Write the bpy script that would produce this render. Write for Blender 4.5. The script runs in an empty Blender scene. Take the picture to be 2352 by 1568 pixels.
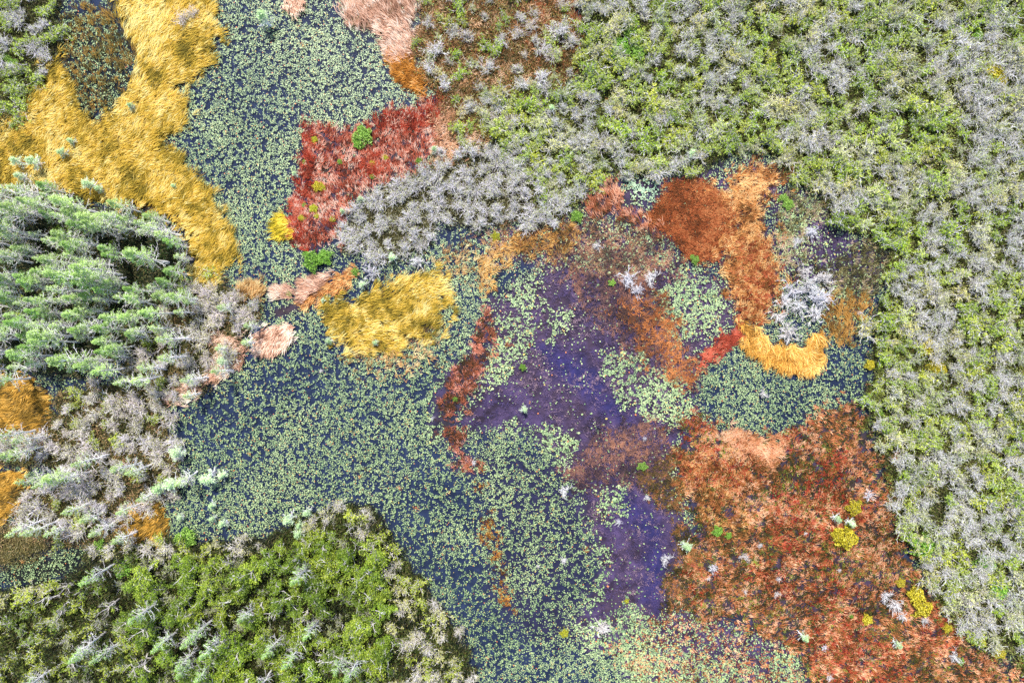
import bpy, math, random
import numpy as np
from math import radians as RAD

# ------------------------------------------------------------------ camera, sky, sun, exposure
scene = bpy.context.scene
COL = scene.collection
S = 18.375                       # pixels of the layout drawing per metre (2352 x 1568 drawing)
CU, CV = 1176.0, 784.0
CAM_H = 86.0
camd = bpy.data.cameras.new("drone_camera")
cam = bpy.data.objects.new("drone_camera", camd)
COL.objects.link(cam)
cam.location = (0, 0, CAM_H)
cam.rotation_euler = (0, 0, 0)
camd.sensor_width = 36.0
camd.lens = 36.0 * CAM_H / 128.0
camd.clip_end = 3000
scene.camera = cam

SUN_EL, SUN_AZ = 61.0, 8.0       # azimuth measured from the top of the picture towards its left side
world = bpy.data.worlds.new("World")
scene.world = world
world.use_nodes = True
wn = world.node_tree
sky = wn.nodes.new("ShaderNodeTexSky")
sky.sky_type = 'NISHITA'
sky.sun_disc = False
sky.sun_elevation = RAD(SUN_EL)
sky.sun_rotation = RAD(-SUN_AZ)
bg = wn.nodes["Background"]
bg.inputs["Strength"].default_value = 0.15
wn.links.new(sky.outputs[0], bg.inputs["Color"])
sund = bpy.data.lights.new("sun", 'SUN')
sund.energy = 4.2
sund.angle = RAD(1.5)
sund.color = (1.0, 0.95, 0.88)
sun = bpy.data.objects.new("sun", sund)
COL.objects.link(sun)
sun.rotation_euler = (RAD(-(90 - SUN_EL)), 0, RAD(SUN_AZ))
sun.location = (0, 0, 120)
scene.view_settings.view_transform = 'Standard'
scene.view_settings.look = 'None'
scene.view_settings.exposure = 0.8
scene.view_settings.gamma = 1.0
scene.cycles.max_bounces = 5
scene.cycles.transparent_max_bounces = 6
scene.cycles.use_denoising = False

rng = np.random.default_rng(11)
random.seed(5)

# ------------------------------------------------------------------ small helpers
def wx(u): return (np.asarray(u, float) - CU) / S
def wy(v): return -(np.asarray(v, float) - CV) / S
def ux(x): return np.asarray(x, float) * S + CU
def vy(y): return -np.asarray(y, float) * S + CV

def lin(c, k=1.0):
    c = np.asarray(c, float) / 255.0
    l = np.where(c <= 0.04045, c / 12.92, ((c + 0.055) / 1.055) ** 2.4)
    return np.clip(l * k, 0.004, 0.85)

class Noise:
    """smooth value noise with several octaves on layout coordinates"""
    def __init__(s, seed):
        s.r = np.random.default_rng(seed).random((4, 256, 256))
    def one(s, x, y, k):
        xi = np.floor(x).astype(int); yi = np.floor(y).astype(int)
        fx = x - xi; fy = y - yi
        fx = fx * fx * (3 - 2 * fx); fy = fy * fy * (3 - 2 * fy)
        L = s.r[k]
        a = L[xi & 255, yi & 255]; b = L[(xi + 1) & 255, yi & 255]
        c = L[xi & 255, (yi + 1) & 255]; d = L[(xi + 1) & 255, (yi + 1) & 255]
        return (a * (1 - fx) + b * fx) * (1 - fy) + (c * (1 - fx) + d * fx) * fy
    def __call__(s, u, v, size, octs=3):
        u = np.asarray(u, float); v = np.asarray(v, float)
        t = 0; w = 0; amp = 1.0
        for k in range(octs):
            f = 2.0 ** k / size
            t = t + amp * s.one(u * f + 17.3 * k + 900, v * f + 5.1 * k + 900, k % 4); w += amp; amp *= 0.55
        return t / w                 # 0..1, centred near 0.5

N1, N2, N3, N4 = Noise(1), Noise(2), Noise(3), Noise(4)
def sstep(a, b, x):
    t = np.clip((x - a) / (b - a), 0, 1)
    return t * t * (3 - 2 * t)

# ------------------------------------------------------------------ layout grid and zone masks
M = 130
G = 4
gu = np.arange(-M, 2352 + M + 1, G, dtype=float)
gv = np.arange(-M, 1568 + M + 1, G, dtype=float)
GU, GV = np.meshgrid(gu, gv)      # [row, col]
EDGE_N = (N1(GU, GV, 36, 2) - 0.5) * 1.3 + (N2(GU, GV, 13, 2) - 0.5) * 1.3

def sdist(poly):
    """signed distance (positive inside) of the layout grid to a polygon, only near the polygon"""
    p = np.asarray(poly, float)
    lo = p.min(0) - 70; hi = p.max(0) + 70
    out = np.full(GU.shape, -70.0)
    c0, c1 = np.searchsorted(gu, [lo[0], hi[0]]); r0, r1 = np.searchsorted(gv, [lo[1], hi[1]])
    X = GU[r0:r1, c0:c1]; Y = GV[r0:r1, c0:c1]
    if X.size == 0: return out
    d = np.full(X.shape, 1e9); ins = np.zeros(X.shape, bool)
    for a, b in zip(p, np.roll(p, -1, 0)):
        e = b - a
        t = np.clip(((X - a[0]) * e[0] + (Y - a[1]) * e[1]) / (e @ e + 1e-9), 0, 1)
        d = np.minimum(d, np.hypot(X - a[0] - t * e[0], Y - a[1] - t * e[1]))
        if a[1] != b[1]:
            cr = (a[1] > Y) != (b[1] > Y)
            ins ^= cr & (X < (b[0] - a[0]) * (Y - a[1]) / (b[1] - a[1]) + a[0])
    out[r0:r1, c0:c1] = np.where(ins, d, -d)
    return out

def mask(polys, soft=14, amp=16):
    if isinstance(polys[0][0], (int, float)): polys = [polys]
    s = np.full(GU.shape, -70.0)
    for p in polys: s = np.maximum(s, sdist(p))
    return sstep(-soft, soft, s + EDGE_N * amp)

def look(m, u, v):
    i = np.clip(np.rint((np.asarray(v) + M) / G).astype(int), 0, m.shape[0] - 1)
    j = np.clip(np.rint((np.asarray(u) + M) / G).astype(int), 0, m.shape[1] - 1)
    return m[i, j]

def scatter(m, dens, r):
    """random layout points: dens per square metre where the mask is 1"""
    rows = np.nonzero(m.max(1) > 0.02)[0]; cols = np.nonzero(m.max(0) > 0.02)[0]
    if len(rows) == 0: return np.zeros(0), np.zeros(0)
    u0, u1, v0, v1 = gu[cols[0]], gu[cols[-1]] + G, gv[rows[0]], gv[rows[-1]] + G
    n = int((u1 - u0) * (v1 - v0) / S / S * dens)
    u = r.uniform(u0, u1, n); v = r.uniform(v0, v1, n)
    k = r.random(n) < look(m, u, v)
    return u[k], v[k]

# zones (corners in layout pixels)
E = M
Z = {}
Z['wood_right'] = [(1335,-E),(2352+E,-E),(2352+E,1568+E),(2340,1530),(2190,1445),(2120,1340),(2085,1250),(2045,1130),(2012,1030),(1995,960),(1992,890),(2000,800),(2012,720),(2045,650),(2035,560),(1960,530),(1905,510),(1885,445),(1830,425),(1790,375),(1735,345),(1640,372),(1600,395),(1500,400),(1430,400),(1390,415),(1335,470),(1300,490),(1250,500),(1190,430),(1140,330),(1090,270),(1130,200),(1320,190),(1330,100)]
Z['thicket_mid'] = [(1090,330),(1190,330),(1290,430),(1300,500),(1240,520),(1110,525),(1010,510),(990,560),(925,600),(870,590),(790,570),(790,520),(810,470),(880,425),(960,390),(1010,350)]
Z['scrub_top'] = [(960,30),(1060,-E),(1335,-E),(1330,180),(1200,240),(1110,330),(1040,330),(1010,230),(975,180),(950,110)]
Z['wood_left'] = [(-E,430),(50,430),(100,400),(180,455),(240,480),(330,480),(400,525),(430,600),(420,680),(340,770),(280,840),(180,870),(70,860),(-E,850)]
Z['scrub_left'] = [(410,650),(500,630),(555,680),(605,720),(560,770),(575,800),(520,850),(480,900),(400,920),(300,880),(250,850),(340,770)]
Z['scrub_low_left'] = [(130,900),(300,860),(365,890),(380,960),(400,1040),(415,1090),(400,1140),(300,1180),(290,1240),(150,1270),(20,1220),(50,1130),(110,1080),(-E,1040),(-E,1005),(110,990)]
Z['wood_low'] = [(-E,1350),(40,1345),(160,1320),(200,1250),(330,1235),(470,1245),(600,1225),(690,1200),(770,1160),(850,1160),(905,1230),(940,1290),(1000,1370),(1050,1440),(1085,1505),(1090,1568+E),(-E,1568+E)]
Z['wood_top_left'] = [(-E,-E),(125,-E),(132,40),(135,110),(112,160),(80,205),(50,260),(10,310),(-E,330)]
Z['dark_pool'] = [(30,1290),(90,1275),(190,1255),(190,1290),(150,1330),(60,1345),(-20,1340)]
Z['corner_land'] = [(-E,1225),(40,1200),(150,1260),(40,1290),(-E,1360)]
Z['scrub_rust'] = [(1180,-30),(1330,-30),(1340,90),(1290,120),(1310,190),(1230,110),(1180,60)]
Z['gold_big'] = [(265,-E),(482,-E),(492,60),(470,130),(445,180),(405,190),(425,240),(410,290),(375,330),(420,400),(450,440),(495,490),(528,535),(520,590),(480,645),(442,630),(428,560),(400,510),(300,480),(200,455),(120,440),(60,420),(-E,450),(-E,335),(40,262),(95,200),(140,130),(165,180),(175,245),(210,285),(265,245),(295,190),(312,140),(270,60)]
Z['gold_pond'] = [(128,25),(262,22),(310,130),(292,190),(262,245),(210,285),(172,245),(150,180),(140,130)]
Z['gold_mid'] = [(748,690),(780,700),(800,705),(850,672),(940,655),(1005,640),(1010,690),(1000,730),(985,780),(900,808),(800,805),(775,775),(765,750),(745,730)]
Z['gold_mid_fade'] = [(790,800),(1000,770),(990,830),(930,850),(830,850)]
Z['gold_left'] = [(-E,860),(70,865),(105,900),(120,950),(105,1000),(-E,1010)]
Z['gold_left_low'] = [(-E,1075),(55,1085),(62,1130),(30,1180),(-E,1235)]
Z['gold_shore'] = [(300,1165),(370,1150),(385,1210),(365,1235),(300,1245),(285,1215)]
Z['tan_small'] = [(545,655),(575,640),(605,640),(612,665),(595,690),(555,690)]
Z['yellow_tuft'] = [(625,505),(655,495),(668,520),(665,545),(640,545)]
Z['pink_a'] = [(580,755),(620,745),(670,735),(683,765),(655,790),(615,818),(585,795)]
Z['pink_b'] = [(630,665),(655,650),(683,660),(680,680),(650,688),(632,680)]
Z['pink_c'] = [(692,655),(725,635),(765,620),(760,650),(730,675),(695,690)]
Z['orange_tail'] = [(680,695),(730,665),(770,640),(820,615),(830,632),(770,670),(700,700)]
Z['pink_top'] = [(795,25),(830,-E),(945,-E),(955,80),(945,130),(900,140),(870,80),(820,70),(790,50)]
Z['pink_top_tuft'] = [(648,-30),(690,-30),(690,10),(672,24),(652,14)]
Z['pink_shore'] = [(505,770),(545,760),(575,800),(560,830),(515,860),(490,880),(440,915),(400,918),(420,890),(490,850)]
Z['orange_strip'] = [(890,130),(945,125),(975,180),(988,215),(970,228),(930,200),(905,165)]
Z['tan_patch'] = [(985,235),(1060,265),(1095,320),(1060,370),(1000,370),(990,300)]
Z['red_bed'] = [(700,300),(730,288),(780,298),(850,288),(875,268),(950,255),(985,225),(1020,228),(1010,280),(1000,340),(950,400),(870,430),(810,480),(790,560),(720,580),(665,548),(662,510),(685,400),(690,340)]
Z['red_rim'] = [(700,300),(720,330),(712,420),(700,500),(705,575),(665,548),(662,510),(685,400),(690,340)]
Z['red_rim_top'] = [(870,268),(950,255),(985,225),(1020,228),(1000,290),(940,300),(870,300)]
Z['red_core'] = [(820,370),(870,350),(890,390),(850,410)]
Z['rust_disc'] = [(1530,425),(1590,415),(1650,432),(1688,475),(1690,540),(1655,595),(1600,600),(1545,565),(1505,530),(1475,492),(1515,470)]
Z['orange_band'] = [(1660,440),(1700,400),(1740,372),(1785,385),(1795,425),(1755,470),(1765,540),(1780,620),(1785,690),(1755,735),(1700,740),(1680,680),(1650,600),(1690,540),(1690,480)]
Z['red_band'] = [(1700,560),(1765,560),(1782,640),(1780,700),(1750,735),(1700,735),(1690,650)]
Z['rust_cove'] = [(1335,455),(1405,400),(1425,440),(1440,470),(1490,500),(1530,550),(1500,545),(1430,505),(1350,490)]
Z['tan_crescent'] = [(1695,735),(1740,760),(1780,790),(1840,795),(1885,765),(1905,770),(1890,830),(1845,862),(1780,840),(1720,800)]
Z['tan_thin'] = [(1900,700),(1950,680),(1990,690),(1985,740),(1950,790),(1905,790),(1890,750)]
Z['red_spur'] = [(1605,815),(1650,790),(1690,745),(1705,775),(1650,815),(1610,835)]
Z['red_marsh'] = [(1545,1050),(1590,960),(1640,980),(1700,1000),(1790,1020),(1830,985),(1900,960),(1970,910),(1990,960),(2012,1030),(2045,1130),(2085,1250),(2120,1340),(2190,1445),(2340,1530),(2352+E,1568),(2352,1568+E),(1880,1568+E),(1830,1490),(1720,1440),(1610,1420),(1560,1380),(1570,1290),(1600,1210),(1560,1120)]
Z['tan_marsh'] = [(1650,1000),(1690,985),(1770,1010),(1800,1040),(1760,1060),(1690,1050)]
Z['orange_marsh'] = [(1560,1040),(1680,1030),(1760,1070),(1720,1160),(1680,1260),(1600,1200),(1560,1120)]
Z['gold_ring'] = [(1105,605),(1150,545),(1230,520),(1310,520),(1340,560),(1280,580),(1180,590),(1130,640),(1115,665),(1100,645)]
Z['red_ridge'] = [(1118,715),(1128,760),(1120,820),(1095,870),(1065,920),(1045,975),(1080,1040),(1100,1070),(1060,1065),(1020,1010),(1008,940),(1035,880),(1085,800),(1105,735)]
Z['thin_ridge'] = [(1108,1100),(1135,1200),(1160,1320),(1180,1400),(1150,1370),(1125,1290),(1110,1190)]
Z['brown_mid'] = [(1320,560),(1540,560),(1550,640),(1500,700),(1560,800),(1600,900),(1480,830),(1400,760),(1330,700),(1290,640)]
Z['orange_mid'] = [(1430,680),(1530,690),(1560,790),(1600,850),(1580,900),(1520,850),(1470,790),(1410,720)]
Z['brown_low'] = [(1310,1080),(1400,990),(1500,980),(1560,1040),(1540,1130),(1470,1100),(1400,1110),(1320,1130)]
Z['olive_bank'] = [(1460,1090),(1550,1050),(1580,1180),(1600,1290),(1570,1390),(1530,1390),(1545,1290),(1560,1200),(1480,1130)]
Z['purple'] = [(1120,700),(1180,660),(1280,600),(1530,570),(1600,620),(1680,650),(1690,740),(1600,830),(1600,960),(1550,1050),(1590,1200),(1600,1300),(1545,1420),(1540,1500),(1340,1500),(1320,1440),(1380,1340),(1360,1240),(1330,1140),(1280,1060),(1200,990),(1110,980),(1050,975),(1095,900),(1125,840)]
Z['purple_low'] = [(1400,1490),(1560,1400),(1720,1440),(1840,1490),(1890,1568+E),(1480,1568+E)]
Z['purple_wide'] = [(1100,1000),(1330,1080),(1380,1340),(1340,1500),(1200,1480),(1120,1350),(1100,1150)]
Z['purple_pond'] = [(1700,350),(1800,420),(1860,440),(1920,530),(2000,560),(2040,580),(2010,640),(1930,690),(1890,640),(1810,640),(1780,580),(1770,500)]
Z['purple_strip'] = [(1400,400),(1540,405),(1640,385),(1720,400),(1690,470),(1590,412),(1530,425),(1480,480),(1560,600),(1690,670),(1650,660),(1540,590),(1440,490)]
Z['purple_top'] = [(1100,530),(1260,508),(1350,490),(1440,500),(1560,580),(1500,650),(1320,620),(1200,600),(1120,590)]
Z['lily_bay'] = [(930,600),(1000,535),(1060,520),(1130,530),(1130,560),(1110,650),(1000,645),(890,650)]
Z['tan_bay'] = [(1010,600),(1060,570),(1110,580),(1100,640),(1040,650)]
Z['pond_scrub'] = [(1775,470),(1800,440),(1870,440),(1905,500),(1850,520),(1880,600),(1830,620),(1785,590)]
Z['pond_bank'] = [(1880,620),(1950,560),(2040,560),(2040,640),(2000,690),(1950,680),(1910,690)]
Z['purple_shore'] = [(1000,900),(1040,850),(1075,810),(1050,880),(1010,940),(1005,1010),(992,960)]
Z['blue_core'] = [(1230,790),(1290,800),(1370,850),(1420,930),(1480,1000),(1400,960),(1300,890)]
Z['blue_core_low'] = [(1420,1110),(1500,1180),(1540,1270),(1510,1400),(1480,1380),(1490,1250),(1430,1180)]
Z['mud_spit'] = [(620,715),(680,690),(720,690),(690,715),(640,730)]
# lily fields
Z['lily_river'] = [(482,-E),(800,-E),(800,60),(880,90),(905,165),(930,205),(970,235),(940,255),(870,270),(840,290),(700,300),(685,400),(660,510),(670,560),(720,590),(720,640),(830,635),(900,640),(1010,600),(1100,560),(1110,640),(1120,700),(1100,740),(1080,810),(1010,900),(995,960),(1020,1040),(1100,1080),(1115,1200),(1150,1380),(1200,1470),(1480,1470),(1530,1568+E),(1090,1568+E),(1085,1500),(1000,1365),(930,1270),(860,1160),(770,1155),(690,1195),(600,1220),(390,1230),(380,1150),(420,1090),(395,1030),(385,930),(500,880),(575,820),(600,740),(560,690),(500,630),(530,560),(495,480),(420,390),(385,320),(420,250),(410,190),(470,130),(492,60)]
Z['lily_purple_a'] = [(1150,640),(1230,625),(1250,700),(1210,730),(1160,690)]
Z['lily_purple_b'] = [(1125,720),(1190,720),(1230,750),(1200,820),(1160,880),(1110,900),(1120,820)]
Z['lily_purple_b2'] = [(1270,715),(1320,720),(1300,760),(1260,780)]
Z['lily_purple_c'] = [(1115,1000),(1180,975),(1260,990),(1330,1020),(1300,1070),(1270,1120),(1310,1180),(1380,1240),(1390,1340),(1350,1400),(1200,1440),(1140,1350),(1110,1200)]
Z['lily_purple_d'] = [(1380,810),(1450,810),(1560,860),(1600,930),(1560,970),(1440,940),(1400,880)]
Z['lily_purple_e'] = [(1510,660),(1570,640),(1660,660),(1670,720),(1640,760),(1560,790),(1520,740)]
Z['lily_right'] = [(1620,820),(1700,800),(1770,840),(1840,868),(1910,830),(1980,770),(1992,800),(1985,900),(1900,955),(1820,985),(1780,1010),(1700,990),(1620,930)]
Z['lily_low'] = [(1090,1400),(1250,1440),(1400,1420),(1440,1380),(1500,1440),(1540,1500),(1700,1500),(1820,1530),(1880,1568+E),(1090,1568+E)]
Z['lily_core'] = [(1380,1120),(1440,1110),(1430,1180),(1400,1200),(1370,1170)]
Z['lily_cove'] = [(1425,405),(1530,410),(1525,430),(1505,460),(1480,472),(1450,445)]
Z['lily_cove_b'] = [(1650,370),(1780,350),(1800,380),(1740,375),(1700,400),(1660,400)]
Z['lily_pond'] = [(1780,480),(1850,480),(1880,540),(1850,570),(1790,570)]
Z['lily_pond_low'] = [(1890,650),(2000,640),(2020,700),(1990,760),(1920,700)]
Z['lily_fringe'] = [(1420,480),(1560,590),(1680,660),(1650,700),(1540,630),(1380,620),(1300,600),(1400,560)]
Z['lily_corner'] = [(1764,1480),(1840,1490),(1900,1568+E),(1764,1568+E)]

FOREST = ['wood_right', 'thicket_mid', 'scrub_top', 'wood_left', 'scrub_left', 'scrub_low_left', 'wood_low', 'wood_top_left']
MK = {k: mask(Z[k], 10, 22) for k in FOREST}
forest_all = np.max([MK[k] for k in FOREST], axis=0)
pond_m = mask(Z['purple_pond'], 10, 14)
dark_pool = mask(Z['dark_pool'], 14, 14)
forest_all = forest_all * (1 - pond_m) * (1 - dark_pool)
for k in FOREST: MK[k] = MK[k] * (1 - pond_m) * (1 - dark_pool)

# ------------------------------------------------------------------ materials
def mat(name, attr=True, rough=0.75, transl=0.0, jit=0.25, spec=0.25, base=(1, 1, 1), nscale=0.0, namp=0.3):
    m = bpy.data.materials.new(name); m.use_nodes = True
    nt = m.node_tree; b = nt.nodes["Principled BSDF"]; out = nt.nodes["Material Output"]
    b.inputs["Roughness"].default_value = rough
    b.inputs["Specular IOR Level"].default_value = spec
    oi = nt.nodes.new("ShaderNodeObjectInfo")
    mul = nt.nodes.new("ShaderNodeMix"); mul.data_type = 'RGBA'; mul.blend_type = 'MULTIPLY'; mul.inputs[0].default_value = 1
    if attr:
        at = nt.nodes.new("ShaderNodeAttribute"); at.attribute_name = "Col"
        nt.links.new(at.outputs["Color"], mul.inputs[6])
    else:
        mul.inputs[6].default_value = (*base, 1)
    nt.links.new(oi.outputs["Color"], mul.inputs[7])
    col = mul.outputs[2]
    if jit:
        h = nt.nodes.new("ShaderNodeHueSaturation")
        mr = nt.nodes.new("ShaderNodeMapRange"); mr.inputs[3].default_value = 1 - jit; mr.inputs[4].default_value = 1 + jit
        nt.links.new(oi.outputs["Random"], mr.inputs[0]); nt.links.new(mr.outputs[0], h.inputs["Value"])
        nt.links.new(col, h.inputs["Color"]); col = h.outputs[0]
    if nscale:
        tc = nt.nodes.new("ShaderNodeTexCoord"); nz = nt.nodes.new("ShaderNodeTexNoise")
        nz.inputs["Scale"].default_value = nscale; nz.inputs["Detail"].default_value = 6
        nt.links.new(tc.outputs["Object"], nz.inputs["Vector"])
        mr2 = nt.nodes.new("ShaderNodeMapRange"); mr2.inputs[1].default_value = 0.3; mr2.inputs[2].default_value = 0.7
        mr2.inputs[3].default_value = 1 - namp; mr2.inputs[4].default_value = 1 + namp
        nt.links.new(nz.outputs[0], mr2.inputs[0])
        h2 = nt.nodes.new("ShaderNodeHueSaturation"); nt.links.new(mr2.outputs[0], h2.inputs["Value"])
        nt.links.new(col, h2.inputs["Color"]); col = h2.outputs[0]
    nt.links.new(col, b.inputs["Base Color"])
    if transl:
        tr = nt.nodes.new("ShaderNodeBsdfTranslucent"); nt.links.new(col, tr.inputs["Color"])
        mx = nt.nodes.new("ShaderNodeMixShader"); mx.inputs[0].default_value = transl
        nt.links.new(b.outputs[0], mx.inputs[1]); nt.links.new(tr.outputs[0], mx.inputs[2])
        nt.links.new(mx.outputs[0], out.inputs["Surface"])
    return m

M_BARK = mat("pale_bark", rough=0.85, jit=0.12)
M_LEAF = mat("leaf", rough=0.6, transl=0.3, jit=0.18)
M_GRASS = mat("grass_blade", rough=0.75, transl=0.2, jit=0.0)
M_PAD = mat("lily_pad_leaf", rough=0.45, jit=0.15, spec=0.35)
M_BED = mat("peat_bed", rough=0.95, jit=0.0, spec=0.1, nscale=1.6, namp=0.3)

mw = bpy.data.materials.new("tannin_water"); mw.use_nodes = True
nt = mw.node_tree
for n in list(nt.nodes):
    if n.type != 'OUTPUT_MATERIAL': nt.nodes.remove(n)
tr = nt.nodes.new("ShaderNodeBsdfTransparent"); tr.inputs[0].default_value = (0.80, 0.83, 0.92, 1)
gl = nt.nodes.new("ShaderNodeBsdfGlossy"); gl.inputs["Roughness"].default_value = 0.06
fr = nt.nodes.new("ShaderNodeFresnel"); fr.inputs[0].default_value = 1.33
nz = nt.nodes.new("ShaderNodeTexNoise"); nz.inputs["Scale"].default_value = 3.0
tcn = nt.nodes.new("ShaderNodeTexCoord"); nt.links.new(tcn.outputs["Object"], nz.inputs["Vector"])
bp = nt.nodes.new("ShaderNodeBump"); bp.inputs["Strength"].default_value = 0.03
nt.links.new(nz.outputs[0], bp.inputs["Height"]); nt.links.new(bp.outputs[0], gl.inputs["Normal"])
mx = nt.nodes.new("ShaderNodeMixShader")
nt.links.new(fr.outputs[0], mx.inputs[0]); nt.links.new(tr.outputs[0], mx.inputs[1]); nt.links.new(gl.outputs[0], mx.inputs[2])
nt.links.new(mx.outputs[0], nt.nodes["Material Output"].inputs["Surface"])

# ------------------------------------------------------------------ mesh building
class Buf:
    """collects polygons of equal size; colours per vertex"""
    def __init__(s): s.v = []; s.f = []; s.c = []; s.n = 0
    def add(s, v, f, c):
        v = np.asarray(v, np.float32).reshape(-1, 3)
        c = np.asarray(c, np.float32)
        if c.ndim == 1: c = np.repeat(c[None], len(v), 0)
        s.v.append(v); s.f.append((np.asarray(f, np.int32) + s.n)); s.c.append(c); s.n += len(v)
    def mesh(s, name, material, smooth=False):
        me = bpy.data.meshes.new(name)
        v = np.concatenate(s.v); c = np.concatenate(s.c)
        me.vertices.add(len(v)); me.vertices.foreach_set("co", v.ravel())
        sizes = np.concatenate([np.full(len(f), f.shape[1], np.int32) for f in s.f])
        idx = np.concatenate([f.ravel() for f in s.f])
        starts = np.concatenate([[0], np.cumsum(sizes)[:-1]]).astype(np.int32)
        me.loops.add(len(idx)); me.loops.foreach_set("vertex_index", idx)
        me.polygons.add(len(sizes)); me.polygons.foreach_set("loop_start", starts); me.polygons.foreach_set("loop_total", sizes)
        me.update(calc_edges=True)
        at = me.color_attributes.new("Col", 'FLOAT_COLOR', 'POINT')
        at.data.foreach_set("color", np.concatenate([c, np.ones((len(c), 1), np.float32)], 1).ravel())
        if smooth: me.shade_smooth()
        me.materials.append(material)
        return me

def link(name, me, parent=None):
    o = bpy.data.objects.new(name, me); COL.objects.link(o)
    if parent is not None: o.parent = parent
    return o

def strands(buf, x, y, z, ang, L, H, W, col):
    """arching blades: base, bend and tip; arrays of equal length"""
    n = len(x)
    if n == 0: return
    d = np.stack([np.cos(ang), np.sin(ang), 0 * ang], 1); w = np.stack([-np.sin(ang), np.cos(ang), 0 * ang], 1) * (W / 2)[:, None]
    p0 = np.stack([x, y, z], 1)
    p1 = p0 + d * (L * 0.42)[:, None]; p1[:, 2] += H * 0.72
    p2 = p0 + d * L[:, None]; p2[:, 2] += H
    v = np.stack([p0 - w * 0.8, p0 + w * 0.8, p1 + w, p1 - w, p2], 1).reshape(-1, 3)
    b = (np.arange(n) * 5)[:, None]
    c = np.repeat(col, 5, 0)
    base = buf.n
    buf.add(v, b + np.array([[0, 1, 2, 3]]), c)
    buf.f.append((b + np.array([[3, 2, 4]])).astype(np.int32) + base)

def discs(buf, x, y, z, r, col, rg, sides=7, tilt=0.05):
    n = len(x)
    a = rg.uniform(0, 6.28, n)[:, None] + np.arange(sides)[None] * 2 * np.pi / sides
    rr = r[:, None] * rg.uniform(0.85, 1.1, (n, sides))
    rr[:, 0] *= 0.45                                   # the notch of the pad
    tx = rg.normal(0, tilt, n)[:, None]; ty = rg.normal(0, tilt, n)[:, None]
    dx = rr * np.cos(a); dy = rr * np.sin(a)
    v = np.stack([x[:, None] + dx, y[:, None] + dy, z[:, None] + dx * tx + dy * ty], 2).reshape(-1, 3)
    buf.add(v, (np.arange(n) * sides)[:, None] + np.arange(sides)[None], np.repeat(col, sides, 0))

def cards(buf, p, size, col, rg, up=0.6, aspect=0.6, dirs=None):
    """small rhombic leaves at points p"""
    n = len(p)
    nrm = rg.normal(0, 1, (n, 3)); nrm /= np.linalg.norm(nrm, axis=1)[:, None] + 1e-9
    nrm[:, 2] = np.abs(nrm[:, 2]) + up; nrm /= np.linalg.norm(nrm, axis=1)[:, None]
    t = rg.normal(0, 1, (n, 3)) if dirs is None else dirs + rg.normal(0, 0.25, (n, 3))
    t -= nrm * (t * nrm).sum(1)[:, None]; t /= np.linalg.norm(t, axis=1)[:, None] + 1e-9
    b = np.cross(nrm, t)
    s = size[:, None]
    v = np.stack([p - t * s, p + b * s * aspect, p + t * s, p - b * s * aspect], 1).reshape(-1, 3)
    buf.add(v, (np.arange(n) * 4)[:, None] + np.array([[0, 1, 2, 3]]), np.repeat(col, 4, 0))

def tube(buf, pts, rad, col, sides=3):
    pts = np.asarray(pts, float); k = len(pts)
    d = np.gradient(pts, axis=0); d /= np.linalg.norm(d, axis=1)[:, None] + 1e-9
    ref = np.array([0.3, 0.2, 0.93]) if abs(d[0, 2]) < 0.8 else np.array([0.9, 0.3, 0.1])
    a = np.cross(d, ref); a /= np.linalg.norm(a, axis=1)[:, None] + 1e-9
    b = np.cross(d, a)
    th = np.arange(sides) * 2 * np.pi / sides
    rad = np.asarray(rad, float)
    v = (pts[:, None] + (a[:, None] * np.cos(th)[None, :, None] + b[:, None] * np.sin(th)[None, :, None]) * rad[:, None, None]).reshape(-1, 3)
    i = np.arange(k - 1)[:, None] * sides; j = np.arange(sides)[None]
    q = np.stack([i + j, i + (j + 1) % sides, i + sides + (j + 1) % sides, i + sides + j], 2).reshape(-1, 4)
    buf.add(v, q, col)

def limb(rg, p, d, L, bend=0.25, n=4, lift=0.0):
    pts = [np.array(p, float)]; d = np.array(d, float); d /= np.linalg.norm(d)
    for i in range(n):
        d = d + rg.normal(0, bend, 3) / n ** 0.5; d[2] += lift / n; d /= np.linalg.norm(d)
        pts.append(pts[-1] + d * L / n)
    return np.array(pts), d

def pal(cols, t):
    cols = np.array([lin(c) for c in cols]) if np.asarray(cols).max() > 1.01 else np.asarray(cols)
    t = np.clip(t, 0, 0.9999) * (len(cols) - 1); i = t.astype(int); f = (t - i)[:, None]
    return cols[i] * (1 - f) + cols[i + 1] * f

# ------------------------------------------------------------------ ground (bed), water
inner_x = np.linspace(-74, 74, 371); inner_y = np.linspace(-52, 52, 261)
xs = np.concatenate([[-1500, -600, -250, -120, -90], inner_x, [90, 120, 250, 600, 1500]])
ys = np.concatenate([[-1500, -600, -250, -120, -80], inner_y, [80, 120, 250, 600, 1500]])
BX, BY = np.meshgrid(xs, ys); BU, BV = ux(BX).ravel(), vy(BY).ravel()
col = np.repeat(lin((42, 52, 72))[None], len(BU), 0)
nn = N2(BU, BV, 60, 3)[:, None]
col = col * (0.7 + 0.6 * nn)
zz = np.full(len(BU), -0.28)
def paint(m, c1, c2, size=40, up=None, k=1.0):
    global col, zz
    w = look(m, BU, BV)[:, None] * k
    n_ = sstep(0.3, 0.7, N3(BU, BV, size, 4))[:, None]
    col = col * (1 - w) + (lin(c1) * (1 - n_) + lin(c2) * n_) * w
    if up is not None: zz = zz * (1 - w[:, 0]) + up * w[:, 0]
pm = lambda *ks, soft=18, amp=18: np.max([mask(Z[k], soft, amp) for k in ks], axis=0)
paint(pm('purple_wide', soft=40), (52, 46, 66), (42, 42, 62), 50, k=0.8)
PURPLE = pm('purple', 'purple_top', 'purple_low', 'purple_pond', 'purple_strip', 'purple_shore', soft=24, amp=22)
paint(PURPLE, (56, 44, 54), (90, 72, 100), 22)
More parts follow.
